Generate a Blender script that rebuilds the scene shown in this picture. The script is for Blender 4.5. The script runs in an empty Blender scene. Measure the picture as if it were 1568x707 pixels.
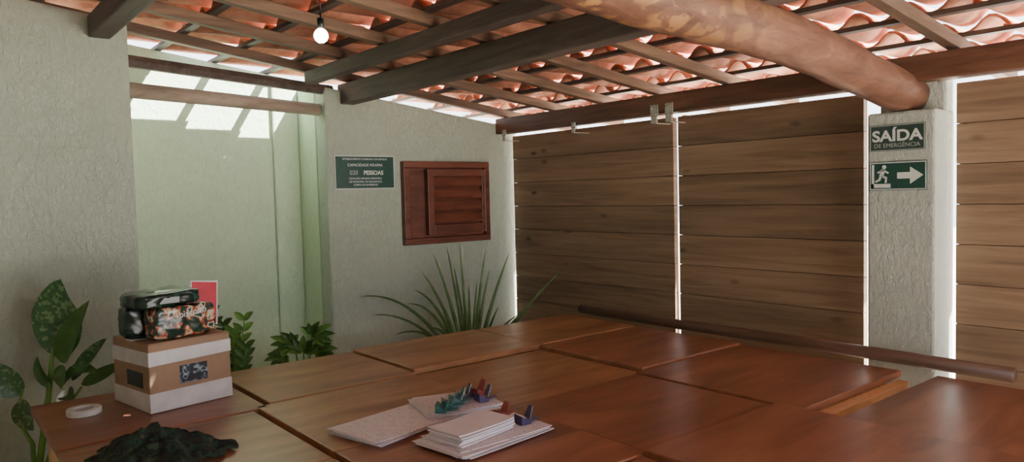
import bpy, bmesh, math, random
from mathutils import Vector, Matrix, noise
random.seed(7)
C = bpy.context.scene.collection

# ------------------------------------------------------------------ materials
def nmat(name, rough=0.6, metallic=0.0, spec=0.5):
    m = bpy.data.materials.new(name); m.use_nodes = True
    nt = m.node_tree; b = nt.nodes['Principled BSDF']
    b.inputs['Roughness'].default_value = rough
    b.inputs['Metallic'].default_value = metallic
    b.inputs['Specular IOR Level'].default_value = spec
    return m, nt, b
def N(nt, t, **kw):
    n = nt.nodes.new(t)
    for k, v in kw.items(): setattr(n, k, v)
    return n
def ramp(nt, stops, interp='LINEAR'):
    r = N(nt, 'ShaderNodeValToRGB'); r.color_ramp.interpolation = interp
    e = r.color_ramp.elements
    while len(e) < len(stops): e.new(0.5)
    for i, (p, c) in enumerate(stops):
        e[i].position = p; e[i].color = (c[0], c[1], c[2], 1)
    return r
def coords(nt, scale=(1, 1, 1), rnd=0.0):
    tc = N(nt, 'ShaderNodeTexCoord'); mp = N(nt, 'ShaderNodeMapping')
    mp.inputs['Scale'].default_value = scale
    src = tc.outputs['Object']
    if rnd:
        oi = N(nt, 'ShaderNodeObjectInfo'); mu = N(nt, 'ShaderNodeMath', operation='MULTIPLY')
        mu.inputs[1].default_value = rnd; nt.links.new(oi.outputs['Random'], mu.inputs[0])
        ad = N(nt, 'ShaderNodeVectorMath', operation='ADD')
        nt.links.new(src, ad.inputs[0]); nt.links.new(mu.outputs[0], ad.inputs[1]); src = ad.outputs[0]
    nt.links.new(src, mp.inputs['Vector'])
    return mp.outputs[0]
def noise_n(nt, vec, s, detail=4, rough=0.6, dist=0.0):
    n = N(nt, 'ShaderNodeTexNoise'); n.inputs['Scale'].default_value = s
    n.inputs['Detail'].default_value = detail; n.inputs['Roughness'].default_value = rough
    n.inputs['Distortion'].default_value = dist
    nt.links.new(vec, n.inputs['Vector']); return n.outputs['Fac']
def bump(nt, b, h, strength, dist=0.01):
    bp = N(nt, 'ShaderNodeBump'); bp.inputs['Strength'].default_value = strength
    bp.inputs['Distance'].default_value = dist
    nt.links.new(h, bp.inputs['Height']); nt.links.new(bp.outputs[0], b.inputs['Normal'])
def mixc(nt, fac, a, b_, mode='MIX'):
    m = N(nt, 'ShaderNodeMix', data_type='RGBA', blend_type=mode)
    for inp, val in ((m.inputs[0], fac), (m.inputs[6], a), (m.inputs[7], b_)):
        if hasattr(val, 'links') or hasattr(val, 'is_linked'): nt.links.new(val, inp)
        elif isinstance(val, (int, float)): inp.default_value = val
        else: inp.default_value = (val[0], val[1], val[2], 1)
    return m.outputs[2]
def plain(name, col, rough=0.6, metallic=0.0, var=0.12, s=20, bmp=0.0):
    m, nt, b = nmat(name, rough, metallic)
    v = coords(nt); f = noise_n(nt, v, s)
    r = ramp(nt, [(0.3, [c * (1 - var) for c in col]), (0.7, [min(1, c * (1 + var)) for c in col])])
    nt.links.new(f, r.inputs[0]); nt.links.new(r.outputs[0], b.inputs['Base Color'])
    if bmp: bump(nt, b, f, bmp, 0.005)
    return m
def stucco(name, c1, c2, bs=0.5):
    m, nt, b = nmat(name, 0.85, 0, 0.25)
    v = coords(nt); f = noise_n(nt, v, 1.3, 5, 0.65)
    r = ramp(nt, [(0.3, c1), (0.7, c2)]); nt.links.new(f, r.inputs[0])
    v2 = coords(nt, (1, 1, 0.6)); h = noise_n(nt, v2, 42, 5, 0.7, 0.6)
    r2 = ramp(nt, [(0.3, (0.9, 0.9, 0.9)), (0.6, (1, 1, 1))]); nt.links.new(h, r2.inputs[0])
    nt.links.new(mixc(nt, 1.0, r.outputs[0], r2.outputs[0], 'MULTIPLY'), b.inputs['Base Color'])
    bump(nt, b, h, bs, 0.018); return m
def wood(name, c1, c2, c3, scale, rough=0.45, var=0.35, bs=0.15, knots=None, fine=18, rnd=37.0, big=2.0, spec=0.5):
    m, nt, b = nmat(name, rough, 0, spec)
    v = coords(nt, scale, rnd)
    f = noise_n(nt, v, fine / 10, 8, 0.62, 0.8)
    r = ramp(nt, [(0.28, c1), (0.5, c2), (0.74, c3)]); nt.links.new(f, r.inputs[0])
    col = r.outputs[0]
    v2 = coords(nt, tuple(x * 0.35 for x in scale), rnd * 0.7); g = noise_n(nt, v2, big, 3, 0.5)
    r2 = ramp(nt, [(0.3, (0.62, 0.58, 0.56)), (0.7, (1.12, 1.12, 1.12))]); nt.links.new(g, r2.inputs[0])
    col = mixc(nt, 0.7, col, r2.outputs[0], 'MULTIPLY')
    if knots:
        v3 = coords(nt, knots, rnd * 1.7)
        vo = N(nt, 'ShaderNodeTexVoronoi'); vo.inputs['Scale'].default_value = 1.0
        nt.links.new(v3, vo.inputs['Vector'])
        r3 = ramp(nt, [(0.03, (1, 1, 1)), (0.09, (0.4, 0.4, 0.4)), (0.16, (0, 0, 0))]); nt.links.new(vo.outputs['Distance'], r3.inputs[0])
        col = mixc(nt, r3.outputs[0], col, [c * 0.25 for c in c1])
    oi = N(nt, 'ShaderNodeObjectInfo'); mr = N(nt, 'ShaderNodeMapRange')
    mr.inputs['To Min'].default_value = 1 - var; mr.inputs['To Max'].default_value = 1 + var
    nt.links.new(oi.outputs['Random'], mr.inputs['Value'])
    hs = N(nt, 'ShaderNodeHueSaturation'); nt.links.new(mr.outputs[0], hs.inputs['Value']); nt.links.new(col, hs.inputs['Color'])
    nt.links.new(hs.outputs[0], b.inputs['Base Color'])
    bump(nt, b, f, bs, 0.004); return m

M_WALL = stucco('stucco_light_green', (0.46, 0.53, 0.44), (0.55, 0.62, 0.52), 1.0)
M_ALC = stucco('stucco_alcove_green', (0.55, 0.69, 0.50), (0.63, 0.77, 0.57), 0.5)
M_COL = stucco('stucco_column', (0.50, 0.54, 0.49), (0.60, 0.64, 0.58), 0.8)
M_PLANK = wood('pine_plank', (0.18, 0.115, 0.07), (0.28, 0.185, 0.118), (0.36, 0.25, 0.165), (3, 0.8, 14), 0.6, 0.18, 0.12, knots=(0.01, 3.2, 7.0))
M_TABLE = wood('varnished_table_wood', (0.24, 0.105, 0.048), (0.42, 0.205, 0.098), (0.56, 0.30, 0.15), (1.4, 7, 3), 0.34, 0.13, 0.03, fine=12)
M_TABLED = wood('varnished_table_wood_dark', (0.16, 0.06, 0.033), (0.30, 0.12, 0.066), (0.40, 0.18, 0.10), (1.4, 7, 3), 0.35, 0.12, 0.03, fine=12)
M_TEDGE = wood('table_frame_wood', (0.42, 0.23, 0.10), (0.62, 0.37, 0.17), (0.72, 0.45, 0.23), (3, 3, 3), 0.45, 0.1)
M_DARK = wood('dark_beam_wood', (0.06, 0.045, 0.04), (0.12, 0.092, 0.08), (0.18, 0.145, 0.125), (12, 1.2, 12), 0.6, 0.2)
M_RAFT = wood('rafter_wood', (0.10, 0.06, 0.038), (0.2, 0.125, 0.08), (0.32, 0.2, 0.13), (1.2, 12, 12), 0.6, 0.35)
M_REDB = wood('red_brown_beam_wood', (0.09, 0.042, 0.027), (0.17, 0.08, 0.05), (0.26, 0.13, 0.08), (12, 1.2, 12), 0.55, 0.1)
M_PALE = wood('weathered_log', (0.25, 0.19, 0.15), (0.40, 0.32, 0.26), (0.5, 0.42, 0.35), (1.2, 12, 12), 0.7, 0.1)
M_SHUT = wood('mahogany_shutter', (0.08, 0.025, 0.017), (0.15, 0.048, 0.030), (0.2, 0.072, 0.045), (2, 4, 10), 0.4, 0.1)
M_RAIL = wood('rail_log', (0.07, 0.038, 0.026), (0.14, 0.075, 0.05), (0.2, 0.12, 0.08), (12, 1.2, 12), 0.5, 0.1)

def tile_mat():
    m, nt, b = nmat('terracotta_tile', 0.75, 0, 0.3)
    v = coords(nt); f = noise_n(nt, v, 9, 6, 0.7)
    r = ramp(nt, [(0.25, (0.36, 0.14, 0.09)), (0.5, (0.68, 0.31, 0.20)), (0.75, (0.84, 0.46, 0.32))]); nt.links.new(f, r.inputs[0])
    g = N(nt, 'ShaderNodeNewGeometry'); mr = N(nt, 'ShaderNodeMapRange')
    mr.inputs['To Min'].default_value = 0.6; mr.inputs['To Max'].default_value = 1.2
    nt.links.new(g.outputs['Random Per Island'], mr.inputs['Value'])
    hs = N(nt, 'ShaderNodeHueSaturation'); nt.links.new(mr.outputs[0], hs.inputs['Value']); nt.links.new(r.outputs[0], hs.inputs['Color'])
    nt.links.new(hs.outputs[0], b.inputs['Base Color']); bump(nt, b, f, 0.3, 0.005)
    return m
M_TILE = tile_mat()
def trunk_mat():
    m, nt, b = nmat('peeled_tree_trunk', 0.55, 0, 0.35)
    v = coords(nt, (1.2, 4, 4)); f = noise_n(nt, v, 3.5, 8, 0.65, 1.0)
    r = ramp(nt, [(0.3, (0.09, 0.04, 0.026)), (0.55, (0.18, 0.085, 0.052)), (0.75, (0.28, 0.145, 0.09))]); nt.links.new(f, r.inputs[0])
    v2 = coords(nt, (8, 11, 11)); vo = N(nt, 'ShaderNodeTexVoronoi', feature='DISTANCE_TO_EDGE'); vo.inputs['Scale'].default_value = 1.0
    ds = noise_n(nt, v2, 1.5, 3); ad = N(nt, 'ShaderNodeVectorMath', operation='ADD')
    nt.links.new(v2, ad.inputs[0]); nt.links.new(ds, ad.inputs[1]); nt.links.new(ad.outputs[0], vo.inputs['Vector'])
    e = ramp(nt, [(0.10, (0, 0, 0)), (0.18, (1, 1, 1))]); nt.links.new(vo.outputs[0], e.inputs[0])
    tc = N(nt, 'ShaderNodeTexCoord'); sp = N(nt, 'ShaderNodeSeparateXYZ'); nt.links.new(tc.outputs['Object'], sp.inputs[0])
    mr = N(nt, 'ShaderNodeMapRange'); mr.inputs['From Min'].default_value = 2.35; mr.inputs['From Max'].default_value = 1.6
    nt.links.new(sp.outputs['X'], mr.inputs['Value'])
    big = noise_n(nt, coords(nt), 6, 2); br = ramp(nt, [(0.47, (0, 0, 0)), (0.54, (1, 1, 1))]); nt.links.new(big, br.inputs[0])
    mm = mixc(nt, 1.0, e.outputs[0], br.outputs[0], 'MULTIPLY')
    m2 = N(nt, 'ShaderNodeMath', operation='MULTIPLY'); nt.links.new(mm, m2.inputs[0]); nt.links.new(mr.outputs[0], m2.inputs[1])
    m3 = N(nt, 'ShaderNodeMath', operation='MULTIPLY'); nt.links.new(m2.outputs[0], m3.inputs[0]); m3.inputs[1].default_value = 0.8
    col = mixc(nt, m3.outputs[0], r.outputs[0], (0.42, 0.22, 0.08))
    nt.links.new(col, b.inputs['Base Color']); bump(nt, b, f, 0.5, 0.01); return m
M_TRUNK = trunk_mat()
def leaf_mat(name, c1, c2, cv=None, vs=25, thr=0.55):
    m, nt, b = nmat(name, 0.4)
    v = coords(nt); f = noise_n(nt, v, 12)
    r = ramp(nt, [(0.3, c1), (0.7, c2)]); nt.links.new(f, r.inputs[0]); col = r.outputs[0]
    if cv:
        g = noise_n(nt, v, vs, 3, 0.6); r2 = ramp(nt, [(thr, (0, 0, 0)), (thr + 0.06, (1, 1, 1))]); nt.links.new(g, r2.inputs[0])
        col = mixc(nt, r2.outputs[0], col, cv)
    nt.links.new(col, b.inputs['Base Color'])
    return m
M_LEAF = leaf_mat('leaf_green', (0.035, 0.095, 0.022), (0.08, 0.19, 0.04))
M_LEAFB = leaf_mat('leaf_bright', (0.08, 0.2, 0.035), (0.17, 0.34, 0.06))
M_LEAFV = leaf_mat('leaf_variegated', (0.03, 0.095, 0.035), (0.055, 0.15, 0.05), (0.18, 0.28, 0.13), 45, 0.53)
M_BLADE = leaf_mat('leaf_blade', (0.06, 0.13, 0.04), (0.18, 0.26, 0.10))
M_POT = plain('clay_pot', (0.25, 0.11, 0.06), 0.8)
M_SOIL = plain('soil', (0.05, 0.035, 0.025), 0.95, bmp=0.8)
M_FLOOR = plain('floor_cement_tile', (0.42, 0.36, 0.3), 0.5, s=4)
M_GROUND = plain('outdoor_paving', (0.68, 0.61, 0.53), 0.9, s=3)
M_SGREEN = plain('sign_green', (0.015, 0.07, 0.055), 0.35)
M_SDARK = plain('sign_dark_green', (0.03, 0.06, 0.052), 0.35)
M_WHITE = plain('sign_white', (0.72, 0.76, 0.74), 0.4, var=0.03)
M_WDIM = plain('sign_worn_white', (0.42, 0.47, 0.46), 0.4, var=0.05)
M_CARD = plain('cardboard', (0.33, 0.21, 0.135), 0.8, s=8)
M_TAPEW = plain('white_packing_tape', (0.62, 0.6, 0.6), 0.35, var=0.14, s=12)
M_BLACKP = plain('black_plastic', (0.012, 0.016, 0.016), 0.3)
M_PAPER = plain('paper', (0.80, 0.76, 0.83), 0.7, var=0.04)
M_RED = plain('red_card', (0.55, 0.02, 0.05), 0.4)
M_METAL = plain('galvanised_steel', (0.5, 0.5, 0.46), 0.45, 0.6)
M_TEAL = plain('clip_teal', (0.035, 0.15, 0.15), 0.3)
M_CLIPD = plain('clip_dark', (0.06, 0.045, 0.13), 0.3)
M_CLIPR = plain('clip_brown', (0.28, 0.05, 0.045), 0.3)
M_STEEL = plain('steel_wire', (0.5, 0.5, 0.5), 0.25, 1.0)
def paper_lines():
    m, nt, b = nmat('printed_paper', 0.7)
    v = coords(nt)
    w = N(nt, 'ShaderNodeTexWave', bands_direction='Y'); w.inputs['Scale'].default_value = 22; nt.links.new(v, w.inputs['Vector'])
    r = ramp(nt, [(0.62, (0.80, 0.76, 0.83)), (0.8, (0.42, 0.40, 0.46))]); nt.links.new(w.outputs['Fac'], r.inputs[0])
    g = noise_n(nt, coords(nt, (60, 12, 1)), 2.0, 2); r2 = ramp(nt, [(0.52, (0, 0, 0)), (0.6, (1, 1, 1))]); nt.links.new(g, r2.inputs[0])
    nt.links.new(mixc(nt, r2.outputs[0], (0.80, 0.76, 0.83), r.outputs[0]), b.inputs['Base Color']); return m
M_PRINT = paper_lines()
def voro(name, stops, s, rough, interp='CONSTANT', kind='n'):
    m, nt, b = nmat(name, rough); v = coords(nt)
    f = noise_n(nt, v, s, 3, 0.55, 0.5); r = ramp(nt, stops, interp)
    nt.links.new(f, r.inputs[0]); nt.links.new(r.outputs[0], b.inputs['Base Color']); return m
M_CAMO = voro('camouflage_cloth', [(0.0, (0.008, 0.012, 0.01)), (0.46, (0.014, 0.045, 0.028)), (0.54, (0.01, 0.014, 0.012)), (0.62, (0.04, 0.07, 0.042))], 22, 0.8)
M_PACK = voro('printed_food_pack', [(0.0, (0.01, 0.03, 0.02)), (0.42, (0.02, 0.05, 0.035)), (0.5, (0.35, 0.06, 0.03)), (0.55, (0.5, 0.33, 0.18)), (0.585, (0.6, 0.55, 0.45)), (0.63, (0.02, 0.06, 0.05))], 24, 0.22)
M_DPACK = voro('dark_green_pack', [(0.0, (0.006, 0.02, 0.014)), (0.55, (0.02, 0.07, 0.05)), (0.62, (0.008, 0.02, 0.015))], 14, 0.25)
M_PHOTO = voro('box_label_print', [(0.0, (0.01, 0.012, 0.02)), (0.5, (0.03, 0.05, 0.09)), (0.56, (0.3, 0.4, 0.45)), (0.62, (0.02, 0.02, 0.03))], 40, 0.3)
def emis(name, col, s):
    m = bpy.data.materials.new(name); m.use_nodes = True; b = m.node_tree.nodes['Principled BSDF']
    b.inputs['Base Color'].default_value = (*col, 1); b.inputs['Emission Color'].default_value = (*col, 1); b.inputs['Emission Strength'].default_value = s; return m
M_BULB = emis('lit_bulb', (1, 0.93, 0.8), 24)

# ------------------------------------------------------------------ mesh helpers
def link(o, parent=None):
    C.objects.link(o)
    if parent: o.parent = parent
    return o
def empty(name, loc=(0, 0, 0), rz=0.0):
    e = bpy.data.objects.new(name, None); e.empty_display_size = 0.1
    e.location = loc; e.rotation_euler = (0, 0, rz); C.objects.link(e); return e
class MB:
    def __init__(s): s.v = []; s.f = []; s.m = []
    def add(s, vs, fs, mi=0):
        o = len(s.v); s.v += [tuple(v) for v in vs]; s.f += [tuple(i + o for i in f) for f in fs]; s.m += [mi] * len(fs)
    def box(s, x0, x1, y0, y1, z0, z1, mi=0):
        s.add([(x0, y0, z0), (x1, y0, z0), (x1, y1, z0), (x0, y1, z0), (x0, y0, z1), (x1, y0, z1), (x1, y1, z1), (x0, y1, z1)],
              [(0, 3, 2, 1), (4, 5, 6, 7), (0, 1, 5, 4), (1, 2, 6, 5), (2, 3, 7, 6), (3, 0, 4, 7)], mi)
    def tube(s, pts, rad, seg=12, mi=0, wob=0.0):
        pts = [Vector(p) for p in pts]; rings = []; vs = []
        if not isinstance(rad, (list, tuple)): rad = [rad] * len(pts)
        ref = None
        for i, p in enumerate(pts):
            t = (pts[min(i + 1, len(pts) - 1)] - pts[max(i - 1, 0)]).normalized()
            if ref is None: ref = Vector((0, 0, 1)) if abs(t.z) < 0.9 else Vector((1, 0, 0))
            a = t.cross(ref).normalized(); b = a.cross(t).normalized(); ref = b
            for k in range(seg):
                an = 2 * math.pi * k / seg
                q = a * math.cos(an) + b * math.sin(an)
                rr = rad[i]
                if wob: rr *= 1 + wob * noise.noise((p + q * rad[i]) * 4.0) + wob * 0.4 * noise.noise((p + q * rad[i]) * 14.0)
                vs.append(p + q * rr)
        fs = []
        for i in range(len(pts) - 1):
            for k in range(seg):
                k2 = (k + 1) % seg
                fs.append((i * seg + k, i * seg + k2, (i + 1) * seg + k2, (i + 1) * seg + k))
        fs.append(tuple(range(seg))[::-1]); fs.append(tuple((len(pts) - 1) * seg + k for k in range(seg)))
        s.add(vs, fs, mi)
    def leaf(s, p0, p1, p2, w, up=(0, 0, 1), mi=0, n=10, fold=0.25, shape='oval', wave=0.0):
        p0, p1, p2 = Vector(p0), Vector(p1), Vector(p2); up = Vector(up); vs = []; fs = []
        for i in range(n + 1):
            t = i / n
            p = p0 * (1 - t) ** 2 + p1 * 2 * t * (1 - t) + p2 * t * t
            tg = ((p1 - p0) * (1 - t) + (p2 - p1) * t).normalized()
            sd = tg.cross(up)
            sd = sd.normalized() if sd.length > 1e-4 else Vector((1, 0, 0))
            nn = sd.cross(tg).normalized()
            if shape == 'oval': ww = w * math.sin(math.pi * min(1, t ** 0.75 * 0.98 + 0.02)) ** 0.8
            elif shape == 'blade': ww = w * (1 - t) ** 0.6 * (0.65 + 0.35 * min(1, t * 5))
            else: ww = w * math.sin(math.pi * min(1, t ** 0.75 * 0.98 + 0.02)) ** 0.6 * (0.62 + 0.38 * math.cos(t * 26))
            wv = wave * math.sin(t * 14)
            vs += [p - sd * ww / 2 + nn * (ww * fold + wv), p - sd * ww / 4 + nn * ww * fold * 0.4, p, p + sd * ww / 4 + nn * ww * fold * 0.4, p + sd * ww / 2 + nn * (ww * fold - wv)]
        for i in range(n):
            for k in range(4):
                a = i * 5 + k; fs.append((a, a + 1, a + 6, a + 5))
        s.add(vs, fs, mi)
    def obj(s, name, mats, parent=None, smooth=False, bevel=0.0, solid=0.0):
        me = bpy.data.meshes.new(name); me.from_pydata(s.v, [], s.f)
        for m in (mats if isinstance(mats, (list, tuple)) else [mats]): me.materials.append(m)
        for p, mi in zip(me.polygons, s.m): p.material_index = mi; p.use_smooth = smooth
        me.update(); o = bpy.data.objects.new(name, me); link(o, parent)
        if solid:
            md = o.modifiers.new('solid', 'SOLIDIFY'); md.thickness = solid; md.offset = 0
        if bevel:
            md = o.modifiers.new('bevel', 'BEVEL'); md.width = bevel; md.segments = 2; md.limit_method = 'ANGLE'
        return o
def box(name, x0, x1, y0, y1, z0, z1, mat, parent=None, bevel=0.004):
    b = MB(); b.box(x0, x1, y0, y1, z0, z1); return b.obj(name, mat, parent, bevel=bevel)
def tube(name, pts, rad, mat, parent=None, seg=12, wob=0.0, smooth=True):
    b = MB(); b.tube(pts, rad, seg, 0, wob); return b.obj(name, mat, parent, smooth=smooth)

S = 0.13
def zr(x): return 2.12 + S * (3.55 - x)   # underside of the rafters

# ------------------------------------------------------------------ room shell
box('floor', -3.0, 3.75, -3.0, 5.0, -0.1, 0.0, M_FLOOR, bevel=0)
box('ground', -30, 30, -30, 30, -0.25, -0.101, M_GROUND, bevel=0)
def slope_wall(name, x0, x1, y0, y1, off, mat):
    b = MB(); a, c = zr(x0) + off, zr(x1) + off
    b.add([(x0, y0, 0), (x1, y0, 0), (x1, y1, 0), (x0, y1, 0), (x0, y0, a), (x1, y0, c), (x1, y1, c), (x0, y1, a)],
          [(0, 3, 2, 1), (4, 5, 6, 7), (0, 1, 5, 4), (1, 2, 6, 5), (2, 3, 7, 6), (3, 0, 4, 7)])
    return b.obj(name, mat, bevel=0.015)
slope_wall('wall_back', 2.08, 3.66, 4.41, 4.56, -0.05, M_WALL)
slope_wall('wall_left', -3.0, 0.90, 4.15, 4.30, 0.0, M_WALL)
slope_wall('shade_wall_side', -2.75, -2.6, -2.6, 4.15, 0.0, M_WALL)  # unseen wall, added to close the open side and cut daylight
slope_wall('shade_wall_front', -2.6, 0.6, -2.75, -2.6, 0.0, M_WALL)  # unseen, added behind the camera to darken the left wall
slope_wall('wall_alcove_back', 0.4, 2.3, 4.85, 4.98, 0.05, M_ALC)
box('wall_alcove_right', 2.08, 2.2, 4.56, 4.85, 0, 2.30, M_ALC, bevel=0.01)
box('wall_alcove_left', 0.75, 0.9, 4.30, 4.85, 0, 2.42, M_ALC, bevel=0.01)
box('trim_alcove_pilaster', 1.90, 2.08, 4.825, 4.85, 0, 2.33, M_ALC, bevel=0.012)
b = MB(); b.box(3.45, 3.66, 1.315, 1.61, 0, 1.875); b.box(3.572, 3.66, 1.318, 1.607, 1.86, 2.12); b.obj('column', M_COL, bevel=0.012)

# ------------------------------------------------------------------ roof
def build_tiles():
    b = MB(); k = 0; xl = 4.315
    while xl > -2.6:
        xu = xl - 0.39; j = 0
        while j < 37:
            y = -2.6 + .205 * j
            jz = random.uniform(-0.005, 0.008); jy = random.uniform(-0.006, 0.006); jx = random.uniform(-0.02, 0.02)
            missing = (j == 35 and 1.15 < xl - .17 < 2.25) or (j > 34 and xl < 0.7)
            if not missing:
                vs = []; n = 9
                for (x, h) in ((xl, 0.066), ((xl + xu) / 2, 0.041), (xu, 0.016)):
                    nar = 1.0 if x == xl else (0.95 if x != xu else 0.9)
                    for i in range(n + 1):
                        t = i / n * 1.06
                        z = 0.055 * math.sin(math.pi * t / 0.62) * nar if t < 0.62 else -0.012 * math.sin(math.pi * (t - 0.62) / 0.44)
                        vs.append((x + jx, y + jy + t * 0.205, zr(x) + 0.075 + h + z + jz))
                fs = []
                for r in range(2):
                    for i in range(n):
                        a = r * (n + 1) + i; fs.append((a, a + 1, a + n + 2, a + n + 1))
                b.add(vs, fs)
            j += 1
        xl -= 0.335; k += 1
    return b.obj('roof_tiles', M_TILE, smooth=True, solid=0.011)
build_tiles()
e = empty('roof_battens'); xl = 4.235; i = 0
while xl > -2.5:
    b = MB(); z = zr(xl) + 0.055
    b.box(xl - 0.022, xl + 0.022, -2.6, 4.98, z, z + 0.02); b.obj('batten_%d' % i, M_DARK, e); xl -= 0.335; i += 1
e = empty('roof_rafters')
for i, y in enumerate([4.36, 3.85, 3.38, 2.91, 2.42, 1.88, 1.27, 0.8, 0.3, -0.2, -0.7, -1.3, -1.9, -2.5]):
    b = MB(); h = 0.026; x0, x1 = -2.6, 4.25
    b.add([(x0, y - h, zr(x0)), (x1, y - h, zr(x1)), (x1, y + h, zr(x1)), (x0, y + h, zr(x0)),
           (x0, y - h, zr(x0) + .055), (x1, y - h, zr(x1) + .055), (x1, y + h, zr(x1) + .055), (x0, y + h, zr(x0) + .055)],
          [(0, 3, 2, 1), (4, 5, 6, 7), (0, 1, 5, 4), (1, 2, 6, 5), (2, 3, 7, 6), (3, 0, 4, 7)])
    b.obj('rafter_%d' % i, M_RAFT, e, bevel=0.004)
box('eave_beam', 3.46, 3.56, -2.6, 4.41, 2.0, 2.115, M_REDB, bevel=0.006)
box('roof_beam', 2.19, 2.29, -2.6, 4.45, 2.155, 2.285, M_DARK, bevel=0.008)
box('roof_beam', 1.90, 1.97, -2.6, 4.30, 2.25, 2.325, M_DARK, bevel=0.006)
box('roof_beam', 0.72, 0.82, -2.6, 4.15, 2.37, 2.475, M_DARK, bevel=0.008)
box('roof_beam', -0.9, -0.8, -2.6, 4.15, 2.57, 2.675, M_DARK, bevel=0.008)
tube('lintel_beam', [(0.8, 4.22, 2.29), (2.15, 4.46, 2.245)], 0.035, M_DARK, seg=6, smooth=False)
tube('lintel_log', [(0.8, 4.26, 2.145), (1.5, 4.4, 2.135), (2.12, 4.5, 2.12)], [0.042, 0.04, 0.038], M_PALE, wob=0.08)
pts = []; rr = []
for i in range(60):
    t = i / 59; x = 3.565 - 6.2 * t
    pts.append((x, 1.45 + 0.02 * math.sin(x * 2.1), 1.965 + 0.09 * (3.55 - x) * 1.02 + 0.012 * math.sin(x * 3))); rr.append(0.085 + 0.018 * min(1, t * 2.2))
tube('trunk_beam', pts, rr, M_TRUNK, seg=28, wob=0.14)

# ------------------------------------------------------------------ plank doors
def door(name, y0, y1, n=11, z0=0.03, z1=1.988):
    e = empty(name); h = (z1 - z0) / n
    for i in range(n):
        a = z0 + i * h
        jj = random.uniform(-0.002, 0.002)
        box('plank_%d' % i, 3.60 + jj, 3.63 + jj, y0, y1, a + 0.001, a + h - 0.001, M_PLANK, e, bevel=0.003)
    box('light_block_sheet', 3.6335, 3.640, y0 + .002, y1 - .002, z0, z1 - .003, M_PLANK, e, 0)  # added sheet that keeps daylight out of the plank joints
    for j, yy in enumerate((y0 + 0.12, y1 - 0.22)):
        box('brace_%d' % j, 3.641, 3.665, yy, yy + 0.1, z0 + 0.02, z1 - 0.02, M_PLANK, e)
door('door_1', 2.848, 4.38); door('door_2', 1.695, 2.812); door('door_3', -0.55, 1.287)
box('trim_door_post', 3.66, 3.70, 2.80, 2.829, 0, 2.0, M_PALE)
def bracket(y, z=1.965, s=1.0):
    e = empty('door_hanger_bracket')
    box('plate', 3.452, 3.459, y - 0.028 * s, y + 0.028 * s, z + .03, z + 0.1 * s, M_METAL, e, 0.001)
    box('hanger', 3.448, 3.458, y - 0.022 * s, y + 0.022 * s, z - 0.012, z + 0.03, M_METAL, e, 0.001)
    box('tongue', 3.448, 3.594, y - 0.012, y + 0.012, z - 0.012, z - 0.006, M_METAL, e, 0.001)
    for k, (a, c) in enumerate(((-.016, .04), (.016, .04), (-.016, .08), (.016, .08))):
        tube('bolt_%d' % k, [(3.445, y + a * s, z + c * s), (3.455, y + a * s, z + c * s)], 0.006, M_STEEL, e, 8)
for y, s in ((2.87, 1), (2.76, 1), (4.30, .7), (3.56, .6)): bracket(y, 1.955, s)
tube('table_side_rail', [(3.35, 3.42, 0.79), (3.36, 2.6, 0.782), (3.345, 1.9, 0.79), (3.34, 0.98, 0.785)], [0.026, 0.028, 0.028, 0.03], M_RAIL, seg=14, wob=0.06)

# ------------------------------------------------------------------ tables
def table(x0, x1, y0, y1, z, mat):
    e = empty('wooden_table', ((x0 + x1) / 2, (y0 + y1) / 2, 0)); a, c = (x1 - x0) / 2, (y1 - y0) / 2
    box('tabletop', -a, a, -c, c, z - 0.028, z, mat, e, 0.004)
    i = 0.05
    box('apron_1', -a + i, a - i, -c + i, -c + i + .022, z - .11, z - .028, M_TEDGE, e)
    box('apron_2', -a + i, a - i, c - i - .022, c - i, z - .11, z - .028, M_TEDGE, e)
    box('apron_3', -a + i, -a + i + .022, -c + i, c - i, z - .11, z - .028, M_TEDGE, e)
    box('apron_4', a - i - .022, a - i, -c + i, c - i, z - .11, z - .028, M_TEDGE, e)
    k = 0
    for sx in (-1, 1):
        for sy in (-1, 1):
            k += 1; px, py = sx * (a - .075), sy * (c - .075)
            box('leg_%d' % k, px - .028, px + .028, py - .028, py + .028, 0, z - .028, M_TEDGE, e)
L_, D_ = M_TABLE, M_TABLED
for t in [(0.33, 1.035, 2.795, 3.48, .75, D_), (1.06, 1.735, 2.84, 3.48, .752, L_), (1.745, 2.525, 2.87, 3.475, .762, L_), (2.535, 3.26, 2.875, 3.46, .762, L_),
          (0.33, 0.975, 2.10, 2.78, .748, L_), (1.0, 1.72, 2.15, 2.825, .75, L_), (1.728, 2.49, 2.16, 2.845, .740, L_), (2.505, 3.26, 2.17, 2.87, .758, D_),
          (0.33, 0.975, 1.40, 2.085, .75, L_), (1.0, 1.715, 1.47, 2.14, .75, D_), (1.723, 2.44, 1.485, 2.15, .745, D_), (2.45, 3.265, 1.375, 2.16, .75, D_),
          (0.9, 1.675, .75, 1.45, .75, D_), (1.69, 2.43, .6, 1.46, .764, D_), (2.455, 3.27, .42, 1.235, .752, D_)]:
    table(*t)
box('table_frame_rail', 2.50, 3.22, 1.325, 1.374, 0.67, 0.72, M_TEDGE)

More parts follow.
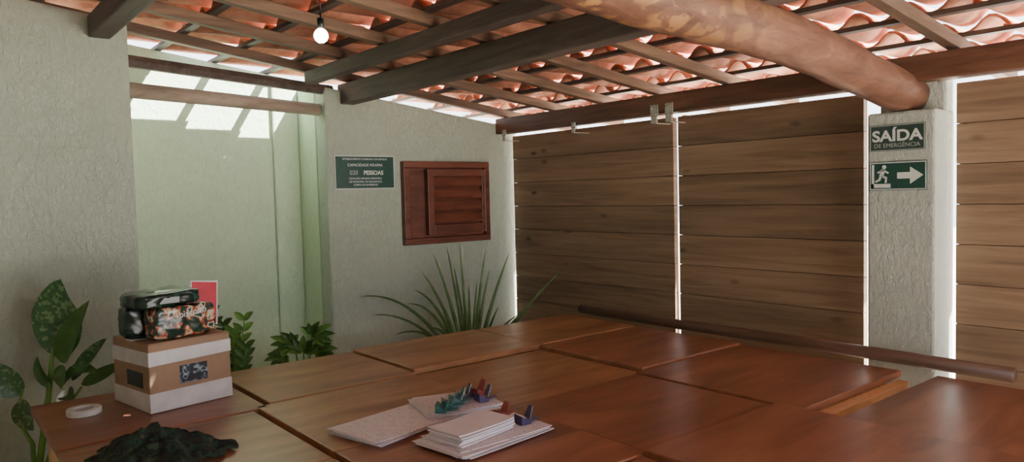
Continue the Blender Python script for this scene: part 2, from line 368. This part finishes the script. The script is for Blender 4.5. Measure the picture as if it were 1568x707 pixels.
# ------------------------------------------------------------------ shuttered window
def shutter():
    e = empty('window_1'); y = 4.41
    x0, x1, z0, z1 = 2.62, 3.355, 1.21, 1.79
    w = 0.045
    box('frame_top', x0, x1, y - .045, y + .02, z1 - w, z1, M_SHUT, e); box('frame_bottom', x0, x1, y - .045, y + .02, z0, z0 + w, M_SHUT, e)
    box('frame_left', x0, x0 + w, y - .045, y + .02, z0 + w, z1 - w, M_SHUT, e); box('frame_right', x1 - w, x1, y - .045, y + .02, z0 + w, z1 - w, M_SHUT, e)
    box('backing', x0 + w, x1 - w, y - .018, y + .01, z0 + w, z1 - w, M_SHUT, e)
    a0, a1, b0, b1 = 2.80, 3.305, 1.275, 1.735
    box('leaf_stile_left', a0, a0 + .05, y - .065, y - .018, b0, b1, M_SHUT, e); box('leaf_stile_right', a1 - .03, a1, y - .055, y - .018, b0, b1, M_SHUT, e)
    box('leaf_rail_top', a0 + .05, a1 - .03, y - .06, y - .018, b1 - .05, b1, M_SHUT, e); box('leaf_rail_bottom', a0 + .05, a1 - .03, y - .06, y - .018, b0, b0 + .07, M_SHUT, e)
    n = 4; hh = (b1 - .05 - b0 - .07) / n
    for i in range(n):
        z = b0 + .07 + i * hh; m = MB(); xa, xb = a0 + .05, a1 - .03
        m.add([(xa, y - .058, z + .010), (xb, y - .058, z + .010), (xb, y - .022, z + hh), (xa, y - .022, z + hh),
               (xa, y - .064, z + .020), (xb, y - .064, z + .020), (xb, y - .034, z + hh), (xa, y - .034, z + hh)],
              [(0, 3, 2, 1), (4, 5, 6, 7), (0, 1, 5, 4), (1, 2, 6, 5), (2, 3, 7, 6), (3, 0, 4, 7)])
        m.obj('louver_%d' % i, M_SHUT, e)
shutter()

# ------------------------------------------------------------------ signs
def sign(name, origin, u, w, h, mat):
    u = Vector(u); z = Vector((0, 0, 1)); n = u.cross(z)
    e = bpy.data.objects.new(name, None); e.empty_display_size = .05
    e.matrix_world = Matrix(((u.x, z.x, n.x, origin[0]), (u.y, z.y, n.y, origin[1]), (u.z, z.z, n.z, origin[2]), (0, 0, 0, 1)))
    C.objects.link(e)
    box('board', 0, w, 0, h, 0, .004, mat, e, .001)
    return e
def border(e, w, h, t, ins, mat):
    b = MB(); z0, z1 = .004, .005
    b.box(ins, w - ins, ins, ins + t, z0, z1); b.box(ins, w - ins, h - ins - t, h - ins, z0, z1)
    b.box(ins, ins + t, ins + t, h - ins - t, z0, z1); b.box(w - ins - t, w - ins, ins + t, h - ins - t, z0, z1); b.obj('border', mat, e)
def text(e, s, x, y, size, mat, sx=1.0, bold=0.0):
    cu = bpy.data.curves.new('lettering', 'FONT'); cu.body = s; cu.size = size; cu.extrude = .0004; cu.align_x = 'CENTER'; cu.offset = bold
    cu.materials.append(mat); o = bpy.data.objects.new('lettering', cu); link(o, e); o.location = (x, y, .0052); o.scale = (sx, 1, 1)
def poly(e, name, pts, mat):
    n = len(pts); b = MB(); b.add([(x, y, .0045) for x, y in pts] + [(x, y, .006) for x, y in pts],
        [tuple(range(n, 2 * n))] + [(i, (i + 1) % n, (i + 1) % n + n, i + n) for i in range(n)]); b.obj(name, mat, e)
def bar(e, name, p, q, t, mat):
    p, q = Vector(p), Vector(q); d = (q - p).normalized(); s = Vector((-d.y, d.x)) * t / 2
    poly(e, name, [p - s, q - s, q + s, p + s][::1], mat)
s1 = sign('emergency_exit_sign', (3.449, 1.595, 1.70), (0, -1, 0), .24, .118, M_SDARK); border(s1, .24, .118, .003, .002, M_WDIM)
text(s1, 'SAÍDA', .12, .045, .068, M_WHITE, 1.14, .002); text(s1, 'DE EMERGÊNCIA', .12, .016, .026, M_WDIM, 1.02)
s2 = sign('exit_direction_sign', (3.449, 1.597, 1.522), (0, -1, 0), .25, .13, M_SGREEN); border(s2, .25, .13, .004, .003, M_WHITE)
poly(s2, 'arrow', [(.125, .052), (.18, .052), (.18, .028), (.235, .066), (.18, .104), (.18, .08), (.125, .08)], M_WHITE)
box('doorway_pictogram', .012, .022, .012, .118, .004, .006, M_WHITE, s2, 0); box('doorway_foot', .012, .095, .012, .03, .004, .006, M_WHITE, s2, 0)
poly(s2, 'head', [(.068 + .009 * math.cos(a * math.pi / 6), .106 + .009 * math.sin(a * math.pi / 6)) for a in range(12)], M_WHITE)
bar(s2, 'torso', (.064, .096), (.054, .064), .018, M_WHITE); bar(s2, 'arm_front', (.064, .092), (.086, .078), .007, M_WHITE); bar(s2, 'arm_back', (.06, .092), (.038, .08), .007, M_WHITE)
bar(s2, 'thigh_front', (.055, .066), (.078, .056), .010, M_WHITE); bar(s2, 'shin_front', (.076, .058), (.074, .034), .009, M_WHITE)
bar(s2, 'thigh_back', (.053, .066), (.045, .046), .010, M_WHITE); bar(s2, 'shin_back', (.046, .048), (.028, .040), .009, M_WHITE)
s3 = sign('capacity_notice_sign', (2.13, 4.409, 1.605), (1, 0, 0), .44, .22, M_SGREEN); border(s3, .44, .22, .006, .0, M_WHITE)
text(s3, 'ESTABELECIMENTO COMERCIAL E DE SERVIÇOS', .22, .192, .016, M_WHITE, .95); text(s3, 'CAPACIDADE MÁXIMA', .22, .15, .025, M_WHITE)
text(s3, '020', .135, .095, .040, M_WDIM); text(s3, 'PESSOAS', .28, .095, .038, M_WHITE, 1, .001)
for k, s_ in enumerate(('LOTAÇÃO MÁXIMA PERMITIDA', 'LEI MUNICIPAL DE SEGURANÇA', 'CORPO DE BOMBEIROS')): text(s3, s_, .22, .064 - k * .021, .017, M_WHITE)

# ------------------------------------------------------------------ plants
def pot(e, x, y, r, h):
    b = MB(); prof = [(0.0, 0), (r * .7, 0), (r, h), (r * 1.06, h), (r * 1.06, h + .03), (r * .93, h + .03), (r * .9, h - .02), (0.001, h - .02)]
    n = 24; vs = []; fs = []
    for (rad, z) in prof:
        for k in range(n): vs.append((x + rad * math.cos(2 * math.pi * k / n), y + rad * math.sin(2 * math.pi * k / n), z))
    for i in range(len(prof) - 1):
        for k in range(n): fs.append((i * n + k, i * n + (k + 1) % n, (i + 1) * n + (k + 1) % n, (i + 1) * n + k))
    b.add(vs, fs); b.obj('pot', M_POT, e, smooth=False)
    b = MB(); b.tube([(x, y, h - .03), (x, y, h - .005)], r * .9, 24); b.obj('soil', M_SOIL, e)
R = Vector((.775, -.632, 0)); F = Vector((.632, .775, 0)); Z = Vector((0, 0, 1))
e = empty('potted_dracaena'); pot(e, 2.80, 3.90, .16, .34); B = Vector((2.80, 3.90, .34)); b = MB()
tips = [(-.72, .56, .02, .30), (-.64, .44, .0, .22), (-.50, .30, 0, .25), (-.42, .50, .05, .25), (-.22, .84, -.05, .05), (-.14, .88, .05, .0), (-.05, .92, 0, 0), (.06, .66, 0, .0), (.14, .72, .03, 0), (.01, .64, -.1, 0),
        (.28, .84, .0, .02), (.62, .72, -.05, .0), (.45, .54, -.05, .02), (.33, .42, .0, .1), (-.28, .36, -.1, .2), (.5, .30, -.1, .25), (-.56, .20, -.1, .3), (-.10, .74, .12, 0), (.20, .5, -.12, 0), (-.30, .72, -.03, .1), (-.36, .60, 0, .2), (.12, .86, .05, 0)]
for (sx, h, d, ar) in tips:
    tip = B + R * sx + Z * h + F * d
    mid = B + R * sx * .45 + Z * (h * .55 + ar) + F * d * .5
    b.leaf(B + R * sx * .05 - Z * .02, mid, tip, .038, up=(F * .9 + Z * .5), n=14, shape='blade', fold=.15)
b.obj('leaves', M_BLADE, e, smooth=True)
e = empty('potted_dieffenbachia'); pot(e, .36, 3.80, .15, .30); b = MB(); base = Vector((.36, 3.80, .28))
def PP(sx, z, d=0.0): return Vector((.466, 3.75, 0)) + R * sx + Z * z + F * d
b.tube([base, PP(-.05, .7), PP(-.02, .9), PP(-.0, .95)], [.016, .013, .009, .006], 8, 1)
b.tube([base, PP(-.13, .5), PP(-.2, .62), PP(-.16, .74)], [.012, .01, .008, .005], 8, 1)
b.tube([base, PP(.03, .66), PP(.1, .75)], [.01, .008, .005], 8, 1)
V = -F
b.leaf(PP(.05, .89), PP(-.03, 1.08, .02), PP(.05, 1.23, -.03), .22, up=V, mi=0, n=18, fold=.06, wave=.003)
b.leaf(PP(.02, .86), PP(.08, .98, -.05), PP(.19, 1.14, -.06), .10, up=V + Z * .3, mi=2, n=12)
b.leaf(PP(-.17, .72), PP(-.22, .80, -.03), PP(-.33, .90, -.05), .12, up=V + Z * .6, mi=0, n=12, fold=.15)
b.leaf(PP(-.17, .70), PP(-.13, .62, -.04), PP(-.08, .58, -.06), .09, up=V + Z * .3, mi=0)
b.leaf(PP(-.02, .80), PP(.04, .85, -.04), PP(.06, .76, -.08), .07, up=V + Z, mi=2)
b.leaf(PP(.02, .76), PP(.1, .86, -.02), PP(.2, .82, -.04), .07, up=V + Z, mi=2)
b.leaf(PP(.06, .78), PP(.16, .9, -.02), PP(.24, .97, -.03), .065, up=V + Z * .4, mi=0)
b.leaf(PP(.1, .76), PP(.2, .80, .02), PP(.3, .86, 0), .06, up=V + Z * .4, mi=2)
b.leaf(PP(.03, .7), PP(.08, .76, -.08), PP(.12, .70, -.1), .07, up=V + Z, mi=2)
b.leaf(PP(-.03, .75), PP(-.08, .82, -.02), PP(-.06, .9, -.04), .05, up=V, mi=2)
b.obj('foliage', [M_LEAFV, M_LEAFB, M_LEAF], e, smooth=True)
e = empty('potted_zz_plant'); pot(e, 1.22, 3.78, .13, .30); b = MB(); B = Vector((1.22, 3.78, .28))
for (sx, h, d, m) in [(-.09, .70, 0, 0), (-.04, .63, .03, 0), (.03, .60, -.03, 1), (.07, .66, .02, 1), (-.01, .55, .06, 1), (.1, .53, -.05, 0), (-.12, .57, .03, 0)]:
    pp = [B, B + R * sx * .3 + Z * h * .5, B + R * sx + Z * h + F * d]
    b.tube(pp, [.008, .006, .003], 6, 1)
    for k in range(8):
        t = .42 + .58 * k / 7
        p = B + (R * sx * (t ** 1.4)) + Z * h * t + F * d * t
        for s in (-1, 1):
            q = p + R * s * .05 + Z * .045 + F * random.uniform(-.02, .02)
            b.leaf(p, (p + q) / 2 + Z * .008, q, .034, up=V + Z * random.uniform(0, .5), mi=m, n=5)
b.obj('foliage', [M_LEAF, M_LEAFB], e, smooth=True)
e = empty('potted_philodendron'); pot(e, 1.70, 4.0, .14, .28); b = MB(); B = Vector((1.70, 4.0, .26))
for (cx, cz, ang, s) in [(-.05, .47, 150, .15), (.05, .51, 40, .17), (.0, .42, 85, .16), (.08, .43, 10, .13), (-.1, .40, 190, .12)]:
    c = B + R * cx + Z * cz; b.tube([B, B.lerp(c, .6) + Z * .03, c], [.008, .006, .004], 6, 1)
    for k in range(7):
        an = math.radians(ang + (k - 3) * 27); L = s * (1 - abs(k - 3) * .12)
        tip = c + R * math.cos(an) * L + Z * (math.sin(an) * L * .7 - .01) - F * .03
        b.leaf(c, (c + tip) / 2 - F * .01 + Z * .01, tip, .042, up=V + Z * .4, mi=(1 if k % 3 == 0 else 0), n=7)
b.obj('foliage', [M_LEAF, M_LEAFB], e, smooth=True)

# ------------------------------------------------------------------ carton with packs
def crumple(name, size, mat, parent, loc, rot=(0, 0, 0), amp=.01, fr=14, seed=0, p=4.0):
    bm = bmesh.new(); bmesh.ops.create_cube(bm, size=2); bmesh.ops.subdivide_edges(bm, edges=bm.edges[:], cuts=15, use_grid_fill=True)
    for v in bm.verts:
        c = v.co; l = (abs(c.x) ** p + abs(c.y) ** p + abs(c.z) ** p) ** (1 / p); c /= l
        q = Vector((c.x * size[0] / 2, c.y * size[1] / 2, c.z * size[2] / 2))
        n = noise.noise(q * fr + Vector((seed * 3.1, 0, 0))) + .5 * noise.noise(q * fr * 2.7 + Vector((0, seed, 0))) + .5 * (.3 - abs(noise.noise(q * fr * 2 + Vector((5, 0, seed)))))
        q += q.normalized() * amp * n; q.z = max(q.z, -size[2] / 2); v.co = q
    me = bpy.data.meshes.new(name); bm.to_mesh(me); bm.free()
    for f in me.polygons: f.use_smooth = True
    me.materials.append(mat); o = bpy.data.objects.new(name, me); link(o, parent); o.location = loc; o.rotation_euler = rot; return o
rz = math.radians(10)
e = empty('cardboard_box', (.665, 3.0, .7505), rz); W, D, H = .325, .33, .262
box('carton', 0, W, 0, D, 0, H, M_CARD, e, .004)
def band(name, za, zb, dz):   # slightly slanting tape wrap
    m = MB(); g = .0015
    c = [(-g, -g), (W + g, -g), (W + g, D + g), (-g, D + g)]; off = [0, dz, dz * .3, -dz]
    vs = [(x, y, za + o_) for (x, y), o_ in zip(c, off)] + [(x, y, zb + o_ * .4) for (x, y), o_ in zip(c, off)]
    m.add(vs, [(0, 1, 5, 4), (1, 2, 6, 5), (2, 3, 7, 6), (3, 0, 4, 7)]); m.obj(name, M_TAPEW, e, solid=.001)
band('tape_top_wrap', H - .082, H - .028, .008); band('tape_bottom_wrap', .014, .076, .010); band('tape_bottom_wrap_b', .003, .03, -.001)
box('top_flap_a', 0.002, W - .002, .002, D / 2 - .002, H, H + .004, M_CARD, e, .001); box('top_flap_b', .002, W - .002, D / 2 + .002, D - .002, H, H + .004, M_CARD, e, .001)
box('tape_top_seam', -.0018, W + .0018, D / 2 - .025, D / 2 + .025, H + .002, H + .0055, M_TAPEW, e, 0)
box('front_label', .115, .225, -.0022, 0, .095, .165, M_PHOTO, e, 0)
box('side_label', -.0022, 0, .06, .2, .09, .15, M_BLACKP, e, 0)
e2 = empty('snack_packs', (.665, 3.0, 1.0185), rz)
crumple('printed_pack', (.25, .11, .125), M_PACK, e2, (.160, .075, .064), (0, 0, math.radians(4)), .009, 18, 1, 7)
crumple('dark_pack_behind', (.24, .12, .125), M_DPACK, e2, (.105, .195, .064), (0, 0, math.radians(-4)), .010, 16, 2, 6)
crumple('dark_pack_top', (.25, .18, .055), M_DPACK, e2, (.105, .12, .157), (math.radians(2), math.radians(-2), math.radians(6)), .010, 20, 3, 7)
box('pack_label', .04, .14, .024, .030, .140, .165, plain('label_grey', (.2, .22, .22), .3), e2, .002)
cu = bpy.data.curves.new('pack_lettering', 'FONT'); cu.body = 'biscoito'; cu.size = .036; cu.extrude = .001; cu.materials.append(M_WHITE)
o = bpy.data.objects.new('pack_lettering', cu); link(o, e2); o.location = (.13, .012, .08); o.rotation_euler = (math.radians(90), math.radians(-6), math.radians(4))
# red card standing on the box behind the packs
e3 = empty('red_card_sign', (.960, 3.305, 1.018), rz)
b = MB(); b.box(-.062, .062, 0, .003, 0, .19); o = b.obj('card_face', M_WHITE, e3, bevel=.001); o.rotation_euler = (math.radians(-8), math.radians(7), 0)
o = box('card_panel', -.056, .056, -.001, 0, .006, .184, M_RED, e3, 0); o.rotation_euler = (math.radians(-8), math.radians(7), 0)
b = MB(); n = 40; vs = []; fs = []
prof = [(.036, 0), (.058, 0), (.060, .003), (.060, .02), (.058, .023), (.036, .023), (.034, .02), (.034, .003)]
for k in range(n):
    a = 2 * math.pi * k / n
    for (r_, z_) in prof: vs.append((r_ * math.cos(a), r_ * math.sin(a), z_))
for k in range(n):
    for j in range(8): fs.append((k * 8 + j, ((k + 1) % n) * 8 + j, ((k + 1) % n) * 8 + (j + 1) % 8, k * 8 + (j + 1) % 8))
b.add(vs, fs); o = b.obj('tape_roll', M_TAPEW); o.location = (.475, 3.20, .7505)

b = MB(); n1, n2 = 70, 70; vs = []; fs = []
for i in range(n1 + 1):
    for j in range(n2 + 1):
        a = i / n1 * 2 - 1; c = j / n2 * 2 - 1
        x = a * math.sqrt(1 - c * c / 2); y = c * math.sqrt(1 - a * a / 2); r = math.hypot(x, y); an = math.atan2(y, x)
        k = 1 + .5 * noise.noise(Vector((math.cos(an) * 1.8, math.sin(an) * 1.8, 3)))
        X, Y = x * .21 * k, y * .14 * k
        h = .08 * (1 - r ** 1.1) + .04 * (1 - r * .8) * noise.noise(Vector((X * 16, Y * 16, 1))) + .03 * (1 - r * .6) * (1 - 2 * abs(noise.noise(Vector((X * 20, Y * 20, 2)))))
        vs.append((X, Y, max(.003, h + .004)))
for i in range(n1):
    for j in range(n2): q = i * (n2 + 1) + j; fs.append((q, q + n2 + 1, q + n2 + 2, q + 1))
b.add(vs, fs); o = b.obj('camouflage_cloth_bundle', M_CAMO, smooth=True, solid=.004); o.location = (.565, 2.47, .7505); o.rotation_euler = (0, 0, -.55)

# ------------------------------------------------------------------ papers
def sheets(name, loc, rz, w, d, n, th, mat_top, parent=None, curl=.0, jit=1.0):
    e = empty(name, loc, rz)
    for i in range(n):
        b = MB(); jx, jy, jr = random.uniform(-.008, .008) * jit, random.uniform(-.008, .008) * jit, random.uniform(-.04, .04) * jit
        nx = 12; vs = []; fs = []
        for a in range(nx + 1):
            for c in range(2):
                x = (a / nx - .5) * w; y = (c - .5) * d; z = i * th + th * .5 + curl * max(0, abs(a / nx - .5) * 2 - .4) ** 2 * (1 + .15 * i)
                vs.append((x * math.cos(jr) - y * math.sin(jr) + jx, x * math.sin(jr) + y * math.cos(jr) + jy, z))
        for a in range(nx): fs.append((a * 2, a * 2 + 2, a * 2 + 3, a * 2 + 1))
        b.add(vs, fs); b.obj('sheet_%d' % i, mat_top if i == n - 1 else M_PAPER, e, solid=th * .85)
    return e
sheets('paper_stack', (1.33, 2.24, .7505), math.radians(14), .48, .25, 7, .0025, M_PRINT, curl=.003, jit=2)
sheets('paper_stack', (1.53, 2.25, .7705), math.radians(-14), .28, .23, 5, .0022, M_PRINT, curl=.002, jit=2.5)
sheets('paper_stack', (1.43, 1.92, .7505), math.radians(5), .38, .22, 7, .0025, M_PRINT, curl=.003, jit=2.5)
sheets('notebook', (1.39, 1.94, .7705), math.radians(10), .25, .15, 7, .0045, M_PAPER, curl=.004)
def clip(x, y, z, rz, mat, s=1.0):
    e = empty('binder_clip', (x, y, z), rz); b = MB(); w, h, d = .018 * s, .022 * s, .026 * s
    b.add([(-w, -d / 2, 0), (w, -d / 2, 0), (w, -d / 2, h), (-w, -d / 2, h), (-w, d / 2, h * .3), (w, d / 2, h * .3), (-w, d / 2, 0), (w, d / 2, 0)],
          [(0, 1, 2, 3), (3, 2, 5, 4), (4, 5, 7, 6), (0, 6, 7, 1), (0, 3, 4, 6), (1, 7, 5, 2)])
    b.obj('body', mat, e, bevel=.001)
    for k, (zz, up, out) in enumerate(((h * .5, .028 * s, .012 * s), (h * .2, .004, .03 * s))):
        m = MB(); pl = [(-w * .75, d / 2, zz), (w * .75, d / 2, zz), (w * .45, d / 2 + out, zz + up), (-w * .45, d / 2 + out, zz + up)]
        m.add(pl, [(0, 1, 2, 3)]); m.obj('lever_%d' % k, mat, e, solid=.003)
for (x, y, rz_, m) in [(1.425, 2.17, -2.3, M_TEAL), (1.47, 2.20, -2.1, M_TEAL), (1.52, 2.22, -1.9, M_TEAL), (1.57, 2.25, -1.9, M_CLIPD), (1.64, 2.25, -1.5, M_CLIPR), (1.61, 2.18, -1.8, M_CLIPD)]:
    clip(x, y, .7835, rz_, m, 1.45)
clip(1.575, 1.90, .7705, -1.7, M_CLIPD, 1.4); clip(1.56, 2.0, .7705, -1.4, M_CLIPR, 1.3)

# ------------------------------------------------------------------ bulb
e = empty('ceiling_bulb', (1.34, 2.85, 2.215))
b = MB(); n = 20; vs = []; fs = []
prof = [(0.001, -.030), (.012, -.0275), (.023, -.019), (.029, -.007), (.029, .005), (.024, .017), (.018, .024), (.012, .028)]
for (r_, z_) in prof:
    for k in range(n): vs.append((r_ * math.cos(2 * math.pi * k / n), r_ * math.sin(2 * math.pi * k / n), z_))
for i in range(len(prof) - 1):
    for k in range(n): fs.append((i * n + k, i * n + (k + 1) % n, (i + 1) * n + (k + 1) % n, (i + 1) * n + k))
b.add(vs, fs); b.obj('glass', M_BULB, e, smooth=True)
tube('socket', [(0, 0, .027), (0, 0, .07)], [.013, .015], M_BLACKP, e, 14); tube('cord', [(0, 0, .069), (0, 0, .25)], .003, M_BLACKP, e, 8)

# ------------------------------------------------------------------ light
w = bpy.data.worlds.new('World'); bpy.context.scene.world = w; w.use_nodes = True
bg = w.node_tree.nodes['Background']; bg.inputs[0].default_value = (.86, .93, 1.0, 1); bg.inputs[1].default_value = 5.4
sun = bpy.data.lights.new('sun', 'SUN'); sun.energy = 72; sun.angle = .01; sun.color = (1, .96, .89)
o = bpy.data.objects.new('sun', sun); link(o); d = Vector((.45, -.45, .77)); o.rotation_euler = d.to_track_quat('Z', 'Y').to_euler()

# ------------------------------------------------------------------ camera
cam = bpy.data.cameras.new('camera'); cam.sensor_width = 36; cam.lens = 36 * 1150 / 1600; cam.clip_start = .02
co = bpy.data.objects.new('camera', cam); link(co)
p = math.radians(2.9); th = .025; f = Vector((.632 * math.cos(p), .775 * math.cos(p), -math.sin(p))).normalized()
r0 = Vector((.775, -.632, 0)).normalized(); u0 = r0.cross(f)
r = r0 * math.cos(th) - u0 * math.sin(th); u = u0 * math.cos(th) + r0 * math.sin(th)
co.matrix_world = Matrix(((r.x, u.x, -f.x, 0), (r.y, u.y, -f.y, 0), (r.z, u.z, -f.z, 1.55), (0, 0, 0, 1)))
bpy.context.scene.camera = co
